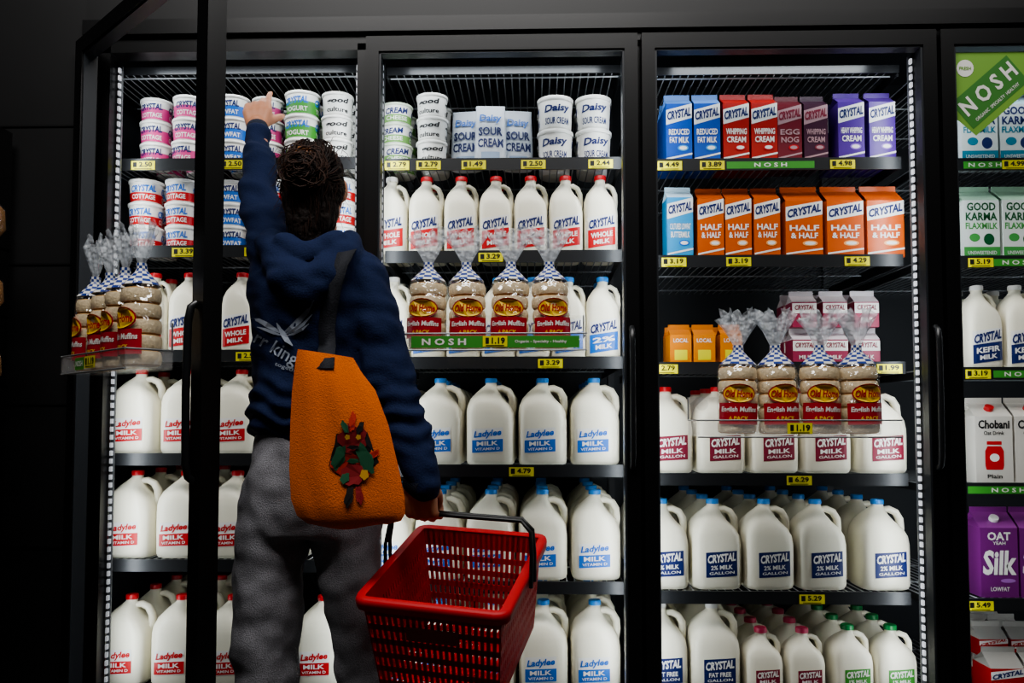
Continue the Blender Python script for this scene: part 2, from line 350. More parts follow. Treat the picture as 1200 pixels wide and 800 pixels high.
# bay 3
row(3,0,[(794,'cb'),(827,'cb'),(860,'cr'),(893,'cr'),(923,'cm'),(953,'ck'),(994,'cp'),(1030,'cp')],1)
row(3,1,[(795,'cl'),(831,'co'),(863,'co'),(896,'co'),(938,'cO'),(985,'cO'),(1032,'cO')],0)
row(3,2,[(796,'cs'),(824,'cs'),(855,'cs')],1)
row(3,2,[(940,'cw',2),(976,'cw',2),(1013,'cw',2)],1,yoff=.06,i0=3)
row(3,3,[(782,'gm'),(843,'gm'),(904,'gm'),(965,'gm'),(1030,'gm')],2)
row(3,4,[(777,'gn'),(838,'gn'),(899,'gn'),(960,'gn'),(1034,'gn')],3)
row(3,5,[(776,'gw'),(837,'gw')],2)
row(3,5,[(894,'hp'),(943,'hp')],4,i0=2)
row(3,5,[(997,'hg'),(1048,'hg')],3,i0=4)
# bay 4
row(4,0,[(1141,'kt'),(1186,'kt'),(1232,'kt')],0)
row(4,1,[(1143,'kg'),(1188,'kg'),(1234,'kg')],0)
row(4,2,[(1150,'hn'),(1195,'hn'),(1240,'hn')],1,yoff=.0)
row(4,3,[(1158,'ch'),(1204,'ch'),(1250,'ch')],0)
row(4,4,[(1164,'si'),(1210,'si'),(1257,'si')],0)
row(4,5,[(1174,'xr'),(1216,'xr')],0)
row(4,5,[(1160,'xw',2),(1198,'xw',2)],2,yoff=.12,i0=2)
# shelves
TAGS={1:[[(167,'2.50'),(272,'2.50'),(372,'3.29')],[(215,'3.39'),(300,'3.39')],[(290,'2.59')],[],[],[]],
 2:[[(465,'2.79'),(502,'2.79'),(555,'1.49'),(625,'2.50'),(704,'2.44')],[(575,'3.29')],[(645,'3.29')],[(611,'4.79')],[],[]],
 3:[[(785,'4.49'),(835,'3.89'),(988,'4.98')],[(790,'3.19'),(866,'3.19'),(1005,'4.29')],[(780,'2.79'),(1043,'1.99')],[(937,'6.29')],[(952,'5.29')],[]],
 4:[[(1190,'4.99')],[(1150,'5.19')],[(1147,'3.19')],[],[(1150,'5.49')],[]]}
STRIP={(3,0):(852,955),(4,0):(1130,1180),(4,1):(1160,1230),(4,2):(1165,1230),(4,3):(1135,1230)}
SHD=.72
for b in PY:
    x0=XM[b-1]+.035; x1=XM[b]-.035
    if b==1: x0=XL+.015
    for k,p in enumerate(PY[b]+[-1]):
        z=SZ[b][k] if p>0 else at(MID[b],80,.13).z
        nm='topmost empty wire rack' if p<0 else SHN[k]+' wire shelf'
        root=empty('cooler_shelf',((x0+x1)/2,.13,z),0,f"{nm} with black front rail behind the {BN[b]}",'shelf','wire shelves in the cooler')
        w=(x1-x0)/2; m=MB()
        n=int(w*2/.024)
        for i in range(n+1):
            x=-w+2*w*i/n; m.tube([(x,.0,-.004),(x,SHD,-.004)],.002,4)
        for y in (.05,.3,.6): m.tube([(-w,y,-.009),(w,y,-.009)],.003,5)
        m.build('wire_deck',mat('#b4b7ba' if p<0 or k==4 else '#85888b',.4,.3),root)
        rail=MB().box(-w,w,-.006,.0,-.034 if p>0 else -.02,.004,0).box(-w,-w+.004,0,SHD,-.03,0,0).box(w-.004,w,0,SHD,-.03,0,0).build('front_rail',mat('#17181a',.45),root)
        if p>0:
            for px,t in TAGS[b][k]:
                X=at(px,p+6,.12).x-(x0+x1)/2
                g=MB(); mp=flat(.0065); g.plate(X,-.018,.076,.028,0,mp,.0005,1); g.text(t,X+.008,-.015,.042,.016,1,mp,.0014,0,.03); g.plate(X-.026,-.016,.012,.016,1,mp,.0012,1); g.plate(X,-.029,.055,.002,1,mp,.0012,1)
                g.build('price_tag',[YEL,DK],rail)
            if (b,k) in STRIP:
                a,c=STRIP[(b,k)]; X0=at(a,p+6,.12).x-(x0+x1)/2; X1=at(c,p+6,.12).x-(x0+x1)/2
                g=MB(); mp=flat(.006); g.plate((X0+X1)/2,-.018,X1-X0,.022,0,mp,.0005,1); g.text('N O S H',(X0+X1)/2,-.018,.10,.013,1,mp,.0014); g.build('printed_strip',[GRN,WHT],rail)
# cooler case
ZT=at(585,48,0).z; ZB=.20
case=empty('cooler_case',(XM[0],.4,0),0,'black walk-in dairy cooler case with four glass doorways and white light strips','cooler')
case_off=Vector((XM[0],.4,0))
def cpart(m,name,mt):
    o=m.build(name,mt,case); o.location=-case_off; return o
CY=.052
for i,x in enumerate(XM[:5]):
    cpart(MB().box(x-.03,x+.03,.004,CY,ZB,ZT),'mullion',BLK)
    if i: cpart(MB().box(x-.012,x+.012,.09,.12,0.05,2.25),'shelf_post',mat('#2b2d30',.5))
    cpart(MB().box((XL if i==0 else x)-.012,(XL if i==0 else x)+.012,.856,.875,0,2.3),'shelf_post',mat('#2b2d30',.5))
    for s in (-1,1):
        if (i==0 and s<0) or (i==4 and s>0): continue
        xx=x+s*.038
        m=MB()
        for q in range(80):
            z0=ZB+.02+(ZT-ZB-.06)*q/80; m.box(xx-.003,xx+.003,.04,.055,z0,z0+(ZT-ZB-.06)/80*.6)
        m.box(xx-.006,xx+.006,.05,.056,ZB+.02,ZT-.04,1)
        cpart(m,'light_strip',[mat('#f4f8ff',.4,emit=(.15 if i<2 else .6)),mat('#6a6d70',.4)])
cpart(MB().box(XM[0]-.04,XM[4]+.04,.004,.06,ZT-.02,ZT+.06),'header_rail',BLK)
cpart(MB().box(XM[0]-.04,XM[4]+.04,.0,.06,0.0,ZB),'kick_plate',BLK2)
cpart(MB().box(XL-.02,XR+.02,.88,.9,0,2.45),'back_panel',mat('#1d2024',.6))
cpart(MB().box(XL-.02,XL-.015,.062,.88,0,2.4),'side_panel',mat('#3a3d42',.5))
cpart(MB().box(XR+.0,XR+.02,.062,.88,0,2.4),'side_panel',mat('#3a3d42',.5))
cpart(MB().box(XL-.02,XR+.02,.06,.9,2.4,2.42),'top_panel',mat('#24262a',.6))
# structure
tag(MB().box(-4,XM[0]-.045,-.0,.06,0,4).build('wall_left',mat('#0c0c0d',.55,var=.3,scale=3)),kind='structure')
g=MB()
for i in range(9): g.box(-4,XM[0]-.05,-.004,0,.25+i*.42,.255+i*.42)
tag(g.build('trim_1',mat('#050506',.5)),kind='structure')
tag(MB().box(XM[0]-.045,6,-.0,.06,ZT+.06,4).build('wall_back',mat('#0c0c0d',.5,var=.3,scale=3)),kind='structure')
tag(MB().box(XM[0]-.05,6,-.012,0,ZT+.03,ZT+.075).build('trim_2',BLK),kind='structure')
tag(MB().box(XM[4]+.045,6,0,.06,0,ZT+.06).build('wall_right',mat('#0c0c0d',.55)),kind='structure')
tag(MB().box(-6,6,-11,1,-.05,0).build('floor',mat('#3a3936',.45,var=.15,scale=4)),kind='structure')
tag(MB().box(-6,6,-11,1,3.9,4).build('ceiling',mat('#141414',.8,var=.1,scale=4)),kind='structure')
# doors
def door(x0,x1,label,ang=0,st=.038):
    w=x1-x0; zb=ZB+.01; zt=ZT-.003
    root=empty('cooler_door',(x0,-.002,zb),R(ang),label,'door','glass cooler doors'); h=zt-zb
    m=MB().box(0,st,-.045,0,0,h).box(w-st,w,-.045,0,0,h).box(st,w-st,-.045,0,0,.06).box(st,w-st,-.045,0,h-.045,h)
    fr=m.build('frame',BLK,root)
    MB().box(st,st+.006,-.040,-.004,.06,h-.045).box(w-st-.006,w-st,-.040,-.004,.06,h-.045).box(st,w-st,-.040,-.004,h-.051,h-.045).build('gasket',mat('#2c2f33',.4),fr)
    hx=w-st*.6; hz=1.11-zb
    q=MB().tube([(hx,-.045,hz-.20),(hx,-.058,hz-.19),(hx,-.064,hz-.16),(hx,-.066,hz),(hx,-.064,hz+.16),(hx,-.058,hz+.19),(hx,-.045,hz+.20)],[.009]*7,10)
    q.build('handle',mat('#1b1c1e',.3),fr)
    return root
OA=-41
D1=door(XM[0]-.03+.005,XM[1]-.006,'open cooler door swung out at the left with muffin tray',OA,.052)
D2=door(XM[1]+.006,XM[2]-.006,'closed cooler door beside the person, in front of blue capped jugs')
D3=door(XM[2]+.006,XM[3]-.006,'closed cooler door in front of cream cartons, third from the left')
D4=door(XM[3]+.006,XM[4]-.006,'closed cooler door at the right edge with green sticker')
# sticker
g=MB(); yy=-.028
def sp(u,v,o): return at(u,v,yy-o)
g.poly([(1112,62),(1215,60),(1215,97),(1144,159),(1112,132)],0,sp,.0)
def rp(cx,cy,w,h_,ang,mi,off):
    a=R(ang); g.add([sp(cx+u*w*math.cos(a)+v*h_*math.sin(a),cy+u*w*math.sin(a)-v*h_*math.cos(a),off) for u,v in ((-.5,-.5),(.5,-.5),(.5,.5),(-.5,.5))],[(0,1,2,3)],mi)
rp(1160,108,86,40,-41,2,.0006)
g.oval(1131,80,20,20,1,sp,.001)
def rt(s,cx,cy,w,h_,ang,mi,off=.0015,bold=.03):
    vs,fs=tgeo(s,0,bold); a=R(ang)
    g.add([sp(cx+u*w*math.cos(a)+v*h_*math.sin(a),cy+u*w*math.sin(a)-v*h_*math.cos(a),off) for u,v in vs],fs,mi)
rt('N O S H',1158,104,78,20,-41,1); rt('ORGANIC  SPECIALTY  HEALTHY',1169,119,66,4,-41,1,bold=.01); rt('FRESH',1131,80,14,4,0,0,.002,.02)
tag(g.build('door_sticker',[mat('#74a044',.45),WHT,mat('#3f7a34',.45)]),'green sign with white lettering on the last door','sticker')
# ---------------- muffin packs and door trays ----------------
TAN=mat('#cfa26a',.75,bump=.4,scale=120,var=.2); MUT=mat('#ecd8b4',.8,bump=.3,scale=150,var=.12)
KZ=1.15
b=MB(); r=.0515
b.loft([ring(0,0,0,r*.84,r*.84),ring(0,0,.003,r*.95,r*.95)],0)
b.loft([ring(0,0,.003,r*.95,r*.95),ring(0,0,.010,r,r),ring(0,0,.025,r,r),ring(0,0,.033,r*.95,r*.95)],1,False)
b.loft([ring(0,0,.033,r*.95,r*.95),ring(0,0,.0362,r*.84,r*.84)],0)
MUF=b.mesh('muffin',[TAN,MUT])
bagm=MB().loft([ring(0,0,z*KZ,a,a*.96,n,28,w) for z,a,n,w in [(0,.046,3,0),(.004,.054,2.4,.005),(.07,.0565,2.2,.008),(.15,.056,2.2,.010),(.168,.049,2.2,.04),(.182,.030,2,.1),(.194,.015,2,.12),(.212,.012,2,.1)]]).mesh('bag',FILM)
fl=[]
for i in range(7):
    t=i/6; z=(.212+.078*t)*KZ; rr=.012+.034*t**.8; rg=[]
    for j in range(40):
        a=2*PI*j/40; k=1+.35*t*math.sin(a*7+t*2)+.2*t*math.sin(a*11+1)
        rg.append(Vector((rr*k*math.cos(a),rr*.55*k*math.sin(a),z+.018*t*math.sin(a*5))))
    fl.append(rg)
topm=MB().loft(fl,0,False).mesh('gathered_top',FILM2)
mp=cyl(.057,.057,1); q=MB()
q.plate(0,.058,.118,.058,0,mp,.001,16,1); q.oval(0,.112,.092,.054,0,mp,.0015); q.oval(0,.112,.084,.046,1,mp,.0022); q.text('Old Home',0,.112,.074,.021,0,mp,.0032,.2,.035)
q.text('English Muffins',0,.068,.098,.018,2,mp,.002,.1,.03); q.text('6 PACK',0,.046,.050,.011,1,mp,.002,0,.02)
LABM=q.mesh('label',[mat('#a81428',.4),mat('#e8bc2c',.45),WHT])
q=MB()
for i in range(8):
    for j in range(12):
        a0=2*PI*j/12; a1=2*PI*(j+1)/12; z0=(.168+i*.0058)*KZ; z1=z0+.0058*KZ; r0=max(.0145,.050-.0065*i); r1=max(.0140,r0-.0065)
        q.add([(r0*math.cos(a0),r0*math.sin(a0),z0),(r0*math.cos(a1),r0*math.sin(a1),z0),(r1*math.cos(a1),r1*math.sin(a1),z1),(r1*math.cos(a0),r1*math.sin(a0),z1)],[(0,1,2,3)],(i+j)%2)
CHK=q.mesh('checkered_neck',[mat('#1c3a88',.4),WHT])
def pack(M,label,group):
    t=empty('muffin_bag',(0,0,0),0,label,'bag of muffins',group); t.matrix_world=M
    for k in range(5):
        o=bpy.data.objects.new('muffin',MUF); COL.objects.link(o); o.parent=t; o.location=(random.uniform(-.0015,.0015),random.uniform(-.0015,.0015),.004+k*.0365)
    for n,me in (('bag',bagm),('gathered_top',topm),('label',LABM),('checkered_neck',CHK)):
        o=bpy.data.objects.new(n,me); COL.objects.link(o); o.parent=t
def rack(M,w,label,strip,xs,where,text='N O S H',sc=1,d=.135):
    t=empty('door_tray',(0,0,0),0,label,'tray','clear trays on the doors'); t.matrix_world=M
    h=.045
    MB().box(-w/2,w/2,-d,-.004,0,.004).box(-w/2,w/2,-d,-d+.003,.004,h).box(-w/2,-w/2+.003,-d+.003,-.004,.004,h).box(w/2-.003,w/2,-d+.003,-.004,.004,h).box(-w/2,w/2,-.007,-.004,.004,.11).build('tray_shell',ACRY,t)
    m=MB()
    m.tube([(-w/2,-d,h),(w/2,-d,h)],.0022,6); m.tube([(-w/2,-d,h),(-w/2,-.004,h)],.0022,6); m.tube([(w/2,-d,h),(w/2,-.004,h)],.0022,6); m.tube([(-w/2,-d,.0),(w/2,-d,.0)],.0022,6)
    for x in (-w/2,w/2): m.tube([(x,-.006,h),(x,-.006,.11)],.0022,6)
    m.build('edge_bead',STEEL,t)
    for x in (-w/2+.04,w/2-.04):
        MB().tube([(x,0,.09),(x,-.006,.09),(x,-.012,.09)],[.018,.012,.005],14).build('suction_cup',ACRY,t)
    g=MB(); mpf=flat(d)
    if strip==2:
        g.plate(0,.022,w*.92,.032,0,mpf,.001,1); g.text(text,-w*.28,.022,.12,.018,2,mpf,.002,0,.03); g.text('Organic - Specialty - Healthy',w*.25,.022,.14,.010,2,mpf,.002)
    if strip==1: g.plate(-.070,.022,.06,.030,0,mpf,.001,1); g.text('NOSH',-.070,.022,.045,.014,2,mpf,.002,0,.02)
    g.plate(.0,.023,.066,.029,1,mpf,.0025,1); g.text('1.19',.009,.025,.036,.017,3,mpf,.0035,0,.03); g.plate(-.021,.025,.009,.016,3,mpf,.0035,1); g.plate(0,.012,.05,.002,3,mpf,.0035,1)
    g.build('price_card',[GRN,YEL,WHT,DK],t)
    for i,x in enumerate(xs):
        pack(M@Matrix.Translation((x,-d/2+(i%2)*.004,.0045))@Matrix.Rotation(R((-10,7,-5,9)[i%4]),4,'Z')@Matrix.Rotation(R((1.2,-1,1,-1.2)[i%4]),4,'Y')@Matrix.Diagonal((sc,sc,1,1)),f"bag of English muffins with checkered neck, {ORD[i]} from left, tray on {where}",'bagged muffins in the door trays')
z2=at(580,410,-.18).z; c2=at(582,409,-.09).x
xs2=[at(p,380,-.12).x-c2 for p in (500,548,597,646)]
rack(Matrix.Translation((c2,-.050,z2)),.495,'clear door tray with green strip on the second door',2,xs2,'second door')
z3=at(930,512,-.18).z; c3=at(925,500,-.1).x
xs3=[at(p,490,-.12).x-c3 for p in (864,912,960,1008)]
rack(Matrix.Translation((c3,-.050,z3)),.54,'clear door tray with yellow price card on the third door',0,xs3,'third door')
MD=Matrix.Translation((D1.location.x,-.002,0))@Matrix.Rotation(R(OA),4,'Z')
z1=at(140,437,-.38).z
rack(MD@Matrix.Translation((.500,-.047,z1)),.40,'clear door tray on the swung-open door at the left',1,[-.140,-.046,.048,.142],'open door',sc=.86,d=.112)
# ---------------- bread at left edge ----------------
gr=empty('bread_rack',(at(-25,450,-.1).x-.12,-.15,0),0,'black wire bread rack at the far left edge','rack')
m=MB()
for k,z in enumerate((.75,.95,1.15,1.35,1.55)): m.box(-.2,.15,-.15,.12,z-.008,z)
m.build('rack_shelves',BLK,gr)
for xx in (-.19,.14): MB().box(xx-.01,xx+.01,.05,.12,0,1.9).build('rack_post',BLK,gr)
for k in range(5):
    z=[1.55,1.35,1.15,.95,.75][k]
    p=at(-9,400,-.22)
    t=empty('bread_loaf',(p.x-.05,-.215,z+.002),0,f"bagged bread loaf, {ORD[k]} from the top, at the far left edge",'bread','bread loaves at the left edge')
    MB().loft([ring(0,0,0,.05,.035,3,20),ring(0,0,.02,.062,.045,3,20),ring(0,0,.07,.06,.045,2.6,20),ring(0,0,.1,.035,.03,2,20)]).build('loaf',mat('#8a6238',.75,bump=.4,scale=120,var=.25),t)
    MB().loft([ring(0,0,-.0005,.053,.038,3,20),ring(0,0,.02,.065,.048,3,20),ring(0,0,.075,.063,.048,2.6,20),ring(0,0,.105,.03,.02,2,20),ring(0,0,.13,.03,.012,2,20)]).build('bag',FILM,t)
# ---------------- lights ----------------
def area(loc,rot,sx,sy,pw,col=(1,1,1)):
    l=bpy.data.lights.new('area','AREA'); l.shape='RECTANGLE'; l.size=sx; l.size_y=sy; l.energy=pw; l.color=col
    o=bpy.data.objects.new('area_light',l); COL.objects.link(o); o.location=loc; o.rotation_euler=rot; return o
for i,x in enumerate(XM):
    for s in (-1,1):
        if (i==0 and s<0) or (i==4 and s>0): continue
        area((x+s*.046,.062,(ZB+ZT)/2),(R(90),0,R(-s*38)),.02,ZT-ZB-.1,3.0,(.86,.94,1))
for i in range(4):
    area(((XM[i]+XM[i+1])/2,.085,ZT-.03),(R(35),0,0),.6,.03,1.0,(.88,.95,1))
area((-.5,-1.7,3.7),(R(22),0,0),2.5,.8,84,(1,.98,.96))
area((1.6,-1.5,3.7),(R(20),0,R(10)),1.6,.8,24,(1,.98,.96))
w=bpy.data.worlds.new('world'); SC.world=w; w.use_nodes=True; w.node_tree.nodes['Background'].inputs[0].default_value=(.5,.55,.6,1); w.node_tree.nodes['Background'].inputs[1].default_value=.02
# ---------------- remesh helper ----------------
def remesh(mb,name,mt,vox,smooth=4,disp=None,parent=None):
    me=mb.mesh('tmp',mt); o=bpy.data.objects.new('tmp',me); COL.objects.link(o)
    r=o.modifiers.new('r','REMESH'); r.mode='VOXEL'; r.voxel_size=vox; r.use_smooth_shade=True
    if smooth: s=o.modifiers.new('s','SMOOTH'); s.factor=.5; s.iterations=smooth
    dg=bpy.context.evaluated_depsgraph_get(); ev=o.evaluated_get(dg); me2=bpy.data.meshes.new_from_object(ev)
    bpy.data.objects.remove(o); me2.name=name
    if disp:
        cs=[(v.co.copy(),v.normal.copy()) for v in me2.vertices]
        for v,(c,n) in zip(me2.vertices,cs): v.co=c+n*disp(c)
    me2.materials.clear(); me2.materials.append(mt)
    for p in me2.polygons: p.use_smooth=True; p.material_index=0
    no=bpy.data.objects.new(name,me2); COL.objects.link(no)
    if parent: no.parent=parent; no.matrix_parent_inverse=parent.matrix_basis.inverted()
    return no
# ---------------- person ----------------
SKIN=mat('#b87f60',.5,bump=.05,scale=200); HOOD=mat('#1a2544',.9,bump=.25,scale=260,var=.12,spec=.2); PANT=mat('#929196',.95,bump=.5,scale=420,var=.3,spec=.15); HAIRM=mat('#1c120e',.7,bump=.6,scale=90,var=.4,spec=.25)
PYY=-.38
def J(px,py,Y=PYY): return at(px,py,Y)
pers=empty('person',(J(365,540).x,PYY,0),0,'person in navy hoodie and grey sweatpants reaching up into the open cooler','person')
Lsh,Lel,Lwr=J(326,318,-.36),J(305,236,-.22),J(303,158,-.05)
Rsh,Rel,Rwr=J(424,326,-.40),J(463,458,-.44),J(497,568,-.49)
HIPL,HIPR=J(322,590),J(404,590)
KNL,KNR=J(312,755,-.39),J(426,765,-.37)
ANL=Vector((J(312,755).x,-.36,.09)); ANR=Vector((KNR.x+.02,-.34,.09))
def tor(mb,rows,inset=0):
    for_=[]
    for px,py,Y,rx,ry in rows:
        c=J(px,py,Y); for_.append([Vector((c.x+(rx-inset)*math.cos(a),c.y+(ry-inset)*math.sin(a)+.12*(rx-inset)*-math.cos(a),c.z)) for a in [2*PI*j/28 for j in range(28)]])
    mb.loft(for_)
TR=[(364,524,-.385,.134,.102),(364,512,-.385,.146,.113),(365,498,-.385,.160,.126),(366,470,-.385,.160,.124),(366,440,-.385,.150,.116),(367,400,-.385,.152,.116),(368,360,-.385,.165,.12),(368,330,-.38,.165,.11),(368,308,-.375,.132,.09),(370,290,-.37,.085,.07),(371,280,-.37,.06,.055)]
b=MB(); tor(b,TR,.026)
b.chain([Lsh,Lel,Lwr],[.044,.038,.026]); b.chain([Rsh,Rel,Rwr],[.046,.040,.026])
b.ball(J(364,545),(.13,.095,.10)); b.chain([HIPL,KNL,ANL],[.074,.053,.038]); b.chain([HIPR,KNR,ANR],[.068,.050,.038])
for a in (ANL,ANR): b.chain([a+Vector((0,-.02,-.045)),a+Vector((0,.13,-.055))],[.034,.026])
b.chain([J(371,300,-.37),J(372,255,-.36)],[.052,.048])
HC=J(371,219,-.35)
HM=Matrix.Rotation(R(12),3,'X')@Matrix.Scale(.93,3)
b.ball(HC,(.074,.093,.108),M=HM); b.ball(HC+HM@Vector((0,.035,-.055)),(.055,.06,.06),M=HM)
b.chain([HC+HM@Vector((0,.088,.005)),HC+HM@Vector((0,.108,-.028))],[.007,.012])
b.ball(HC+HM@Vector((0,.09,-.058)),(.022,.012,.008)); b.ball(HC+HM@Vector((0,.088,-.088)),(.022,.016,.016))
for s in (-1,1): b.ball(HC+HM@Vector((s*.072,.012,-.01)),(.010,.018,.028)); b.ball(HC+HM@Vector((s*.03,.083,.028)),(.02,.01,.006))
def hand(mb,wr,Z,X,ts,curl,spread=.05,th=None):
    Z=Z.normalized(); X=(X-Z*X.dot(Z)).normalized(); Y=Z.cross(X)
    M=Matrix((X,Y,Z)).transposed()
    T=lambda p: wr+M@Vector(p)
    xs=[.030,.010,-.010,-.029]; ln=[.92,1.0,.95,.78]; kz=[.083,.086,.083,.076]
    for i in range(4):
        x=xs[i]*ts
        mb.chain([T((x*.6,0,.0)),T((x,-.003,kz[i]*.6)),T((x,0,kz[i]))],[.015,.0145,.0115],n=10)
        p=Vector((x,0,kz[i])); a=0; pts=[T(p)]
        for s_,L in enumerate((.044,.027,.021)):
            a+=R(curl[i][s_]); p=p+Vector((x*spread*.6,math.sin(a),math.cos(a)))*L*ln[i]; pts.append(T(p))
        mb.chain(pts,[.0098,.0088,.0078,.0066],n=10)
    tp=th or [(.018,.006,.012),(.040,.014,.040),(.052,.024,.066),(.054,.036,.088)]
    mb.chain([T((x*ts,y,z)) for x,y,z in tp],[.016,.013,.0105,.008],n=10)
    return T
LH=J(301,146,-.025)
b.chain([Lwr,LH],[.027,.024])
hand(b,LH,Vector((-.12,.42,.90)),Vector((1,.1,0)),1,[(8,18,12),(28,35,25),(38,42,30),(42,48,30)],.8,[(.018,.006,.012),(.042,.016,.036),(.060,.028,.058),(.066,.042,.076)])
FL,FR,BR,BL=at(432,699,-.62),at(594,720,-.69),at(629,628,-.34),at(489,619,-.27)
bc=(FL+FR+BL+BR)/4; ex=((FR-FL)+(BR-BL)).normalized(); ey=((BL+BR)-(FL+FR)); Dp=ey.length/2; ey=(ey-ex*ey.dot(ex)).normalized(); ez=ex.cross(ey)
Wd=((FR-FL).length+(BR-BL).length)/2
BM=Matrix((ex,ey,ez)).transposed().to_4x4(); BM.translation=bc
GR=at(545,604,bc.y+.0)
gl=BM.inverted()@GR; gl.x=0
gp=BM@Vector((-Wd*.5+.062,gl.y,gl.z))
RH=Vector((gp.x-.012,gp.y-.020,gp.z+.078))
b.chain([Rwr,RH],[.026,.024])
hand(b,RH,Vector((.012,.0,-.078)),Vector((-ex.x,-ex.y,0)),-1,[(72,78,45)]*4,.0,[(.02,.006,.012),(.038,.02,.038),(.034,.036,.060),(.018,.044,.075)])
body=remesh(b,'body',SKIN,.0045,2,None,pers)
m=MB()
for s in (-1,1): m.ball(HC+HM@Vector((s*.03,.082,.012)),.011,0)
o=m.build('eyes',mat('#e8e4de',.2),pers); o.matrix_parent_inverse=pers.matrix_basis.inverted()
# hoodie
def fold(c):
    a=noise.noise(Vector((c.x*7+c.z*4,c.y*7,c.z*15-c.x*6)))*.012
    a+=noise.noise(Vector((c.x*18+3,c.y*18,c.z*34+c.x*10)))*.007
    bl=max(0,1-abs(c.z-1.06)/.12); a+=bl*.006*math.sin(c.z*150+6*noise.noise(Vector((c.x*8,c.y*8,0))))
    return a
h=MB(); tor(h,TR,0)
h.chain([Lsh,(Lsh+Lel)/2,Lel,(Lel+Lwr)/2,Lwr],[.067,.062,.054,.046,.033]); h.ball(J(342,335,-.38),(.066,.086,.08))
h.chain([Rsh,(Rsh+Rel)/2,Rel,(Rel+Rwr)/2,Rwr],[.067,.063,.059,.052,.040]); h.ball(J(405,335,-.39),(.07,.085,.07))
h.chain([J(318,284,-.37),J(323,304,-.44),J(338,326,-.485),J(360,338,-.505),J(384,324,-.49),J(406,300,-.44),J(412,282,-.37)],[.034,.040,.044,.046,.042,.040,.032])
h.chain([J(338,292,-.44),J(360,300,-.46),J(392,288,-.44)],[.038,.036,.036])
hoodie=remesh(h,'hoodie',HOOD,.007,3,fold,pers)
def keep(m,name,mt,par=None):
    o=m.build(name,mt,par or pers); o.matrix_parent_inverse=pers.matrix_basis.inverted(); return o
for (p,q_,r) in ((Lwr,(LH-Lwr),.031),(Rwr,(RH-Rwr),.035)):
    d=q_.normalized(); m=MB(); m.tube([p-d*.01,p,p+d*.02,p+d*.035,p+d*.04],[r*1.02,r*1.08,r*1.04,r,r*.8],24); keep(m,'cuff',mat('#131b30',.9,bump=.5,scale=300))
# pants
p=MB(); rg=[]
for px,py,rx,ry in ((364,500,.125,.10),(364,530,.142,.113),(363,560,.152,.124),(363,595,.158,.124),(364,625,.145,.11)):
    c=J(px,py); rg.append([Vector((c.x+rx*math.cos(a),c.y+ry*math.sin(a),c.z)) for a in [2*PI*j/28 for j in range(28)]])
p.loft(rg)
p.chain([HIPL,J(317,680),KNL,(KNL+ANL)/2,ANL+Vector((0,0,.03))],[.090,.089,.081,.070,.058])
p.chain([HIPR,J(411,680),KNR,(KNR+ANR)/2,ANR+Vector((0,0,.03))],[.086,.078,.069,.064,.055])
def pf(c):
    return noise.noise(Vector((c.x*10+c.z*8,c.y*10,c.z*12-c.x*8)))*.011+noise.noise(Vector((c.x*24,c.y*24,c.z*26+5)))*.005
remesh(p,'sweatpants',PANT,.008,4,pf,pers)
for a in (ANL,ANR):
    m=MB(); m.loft([[Vector((a.x+x*w_,a.y+y_,z)) for x,y_ in [(math.cos(t),.045+.13*math.sin(t)) for t in [2*PI*j/24 for j in range(24)]]] for z,w_ in ((.0,.042),(.022,.045),(.024,.043),(.055,.04),(.085,.03))]); keep(m,'shoe',mat('#202226',.6))
# hair
hm=MB(); HO=HC+HM@Vector((0,-.016,.012))
hm.ball(HO,(.080,.090,.106),0,20,12,HM)
bun=HC+Vector((.002,-.104,.006))
hm.ball(bun,(.044,.036,.040))
hm.ball(bun+Vector((.016,.0,-.020)),(.030,.030,.028)); hm.ball(bun+Vector((-.02,.004,.016)),(.028,.028,.024))
hm.chain([HC+Vector((0,-.045,-.05)),HC+Vector((0,-.050,-.10)),HC+Vector((-.004,-.055,-.15))],[.066,.060,.046])
hair=remesh(hm,'hair',HAIRM,.004,3,lambda c:noise.noise(Vector((c.x*50,c.y*50,c.z*16)))*.008+noise.noise(Vector((c.x*120,c.y*120,c.z*50)))*.004,pers)
m=MB()
rnd=random.Random(5)
for i in range(360):
    a=rnd.uniform(-1.6,1.6); e=rnd.uniform(.0,1.45); wv_=rnd.uniform(.002,.012); ph_=rnd.uniform(0,6); low=rnd.random()<.35
    if low: e=rnd.uniform(-1.0,-.0)
    lift=rnd.uniform(.02,.10); ex_=Vector((rnd.uniform(-.04,.04),-.02,rnd.uniform(-.035,.035))); pts=[]
    for t in [k/8 for k in range(9)]:
        th=e*(1-t); ph=a*(1-t*.85)
        d=Vector((math.sin(ph)*math.cos(th)*.084,-math.cos(ph)*math.cos(th)*.096,math.sin(th)*.110))
        q=HO+HM@d*(1.0+lift*math.sin(t*PI))
        q+=Vector((wv_*math.sin(t*7+ph_),0,wv_*.8*math.cos(t*6+ph_)))*math.sin(t*PI)
        if t>.65: q=q.lerp(bun+ex_,(t-.65)/.35)
        pts.append(q)
    m.tube(pts,[.0006,.0012,.0015,.0015,.0015,.0014,.0013,.0011,.0006],4,1 if i%4==0 else 0)
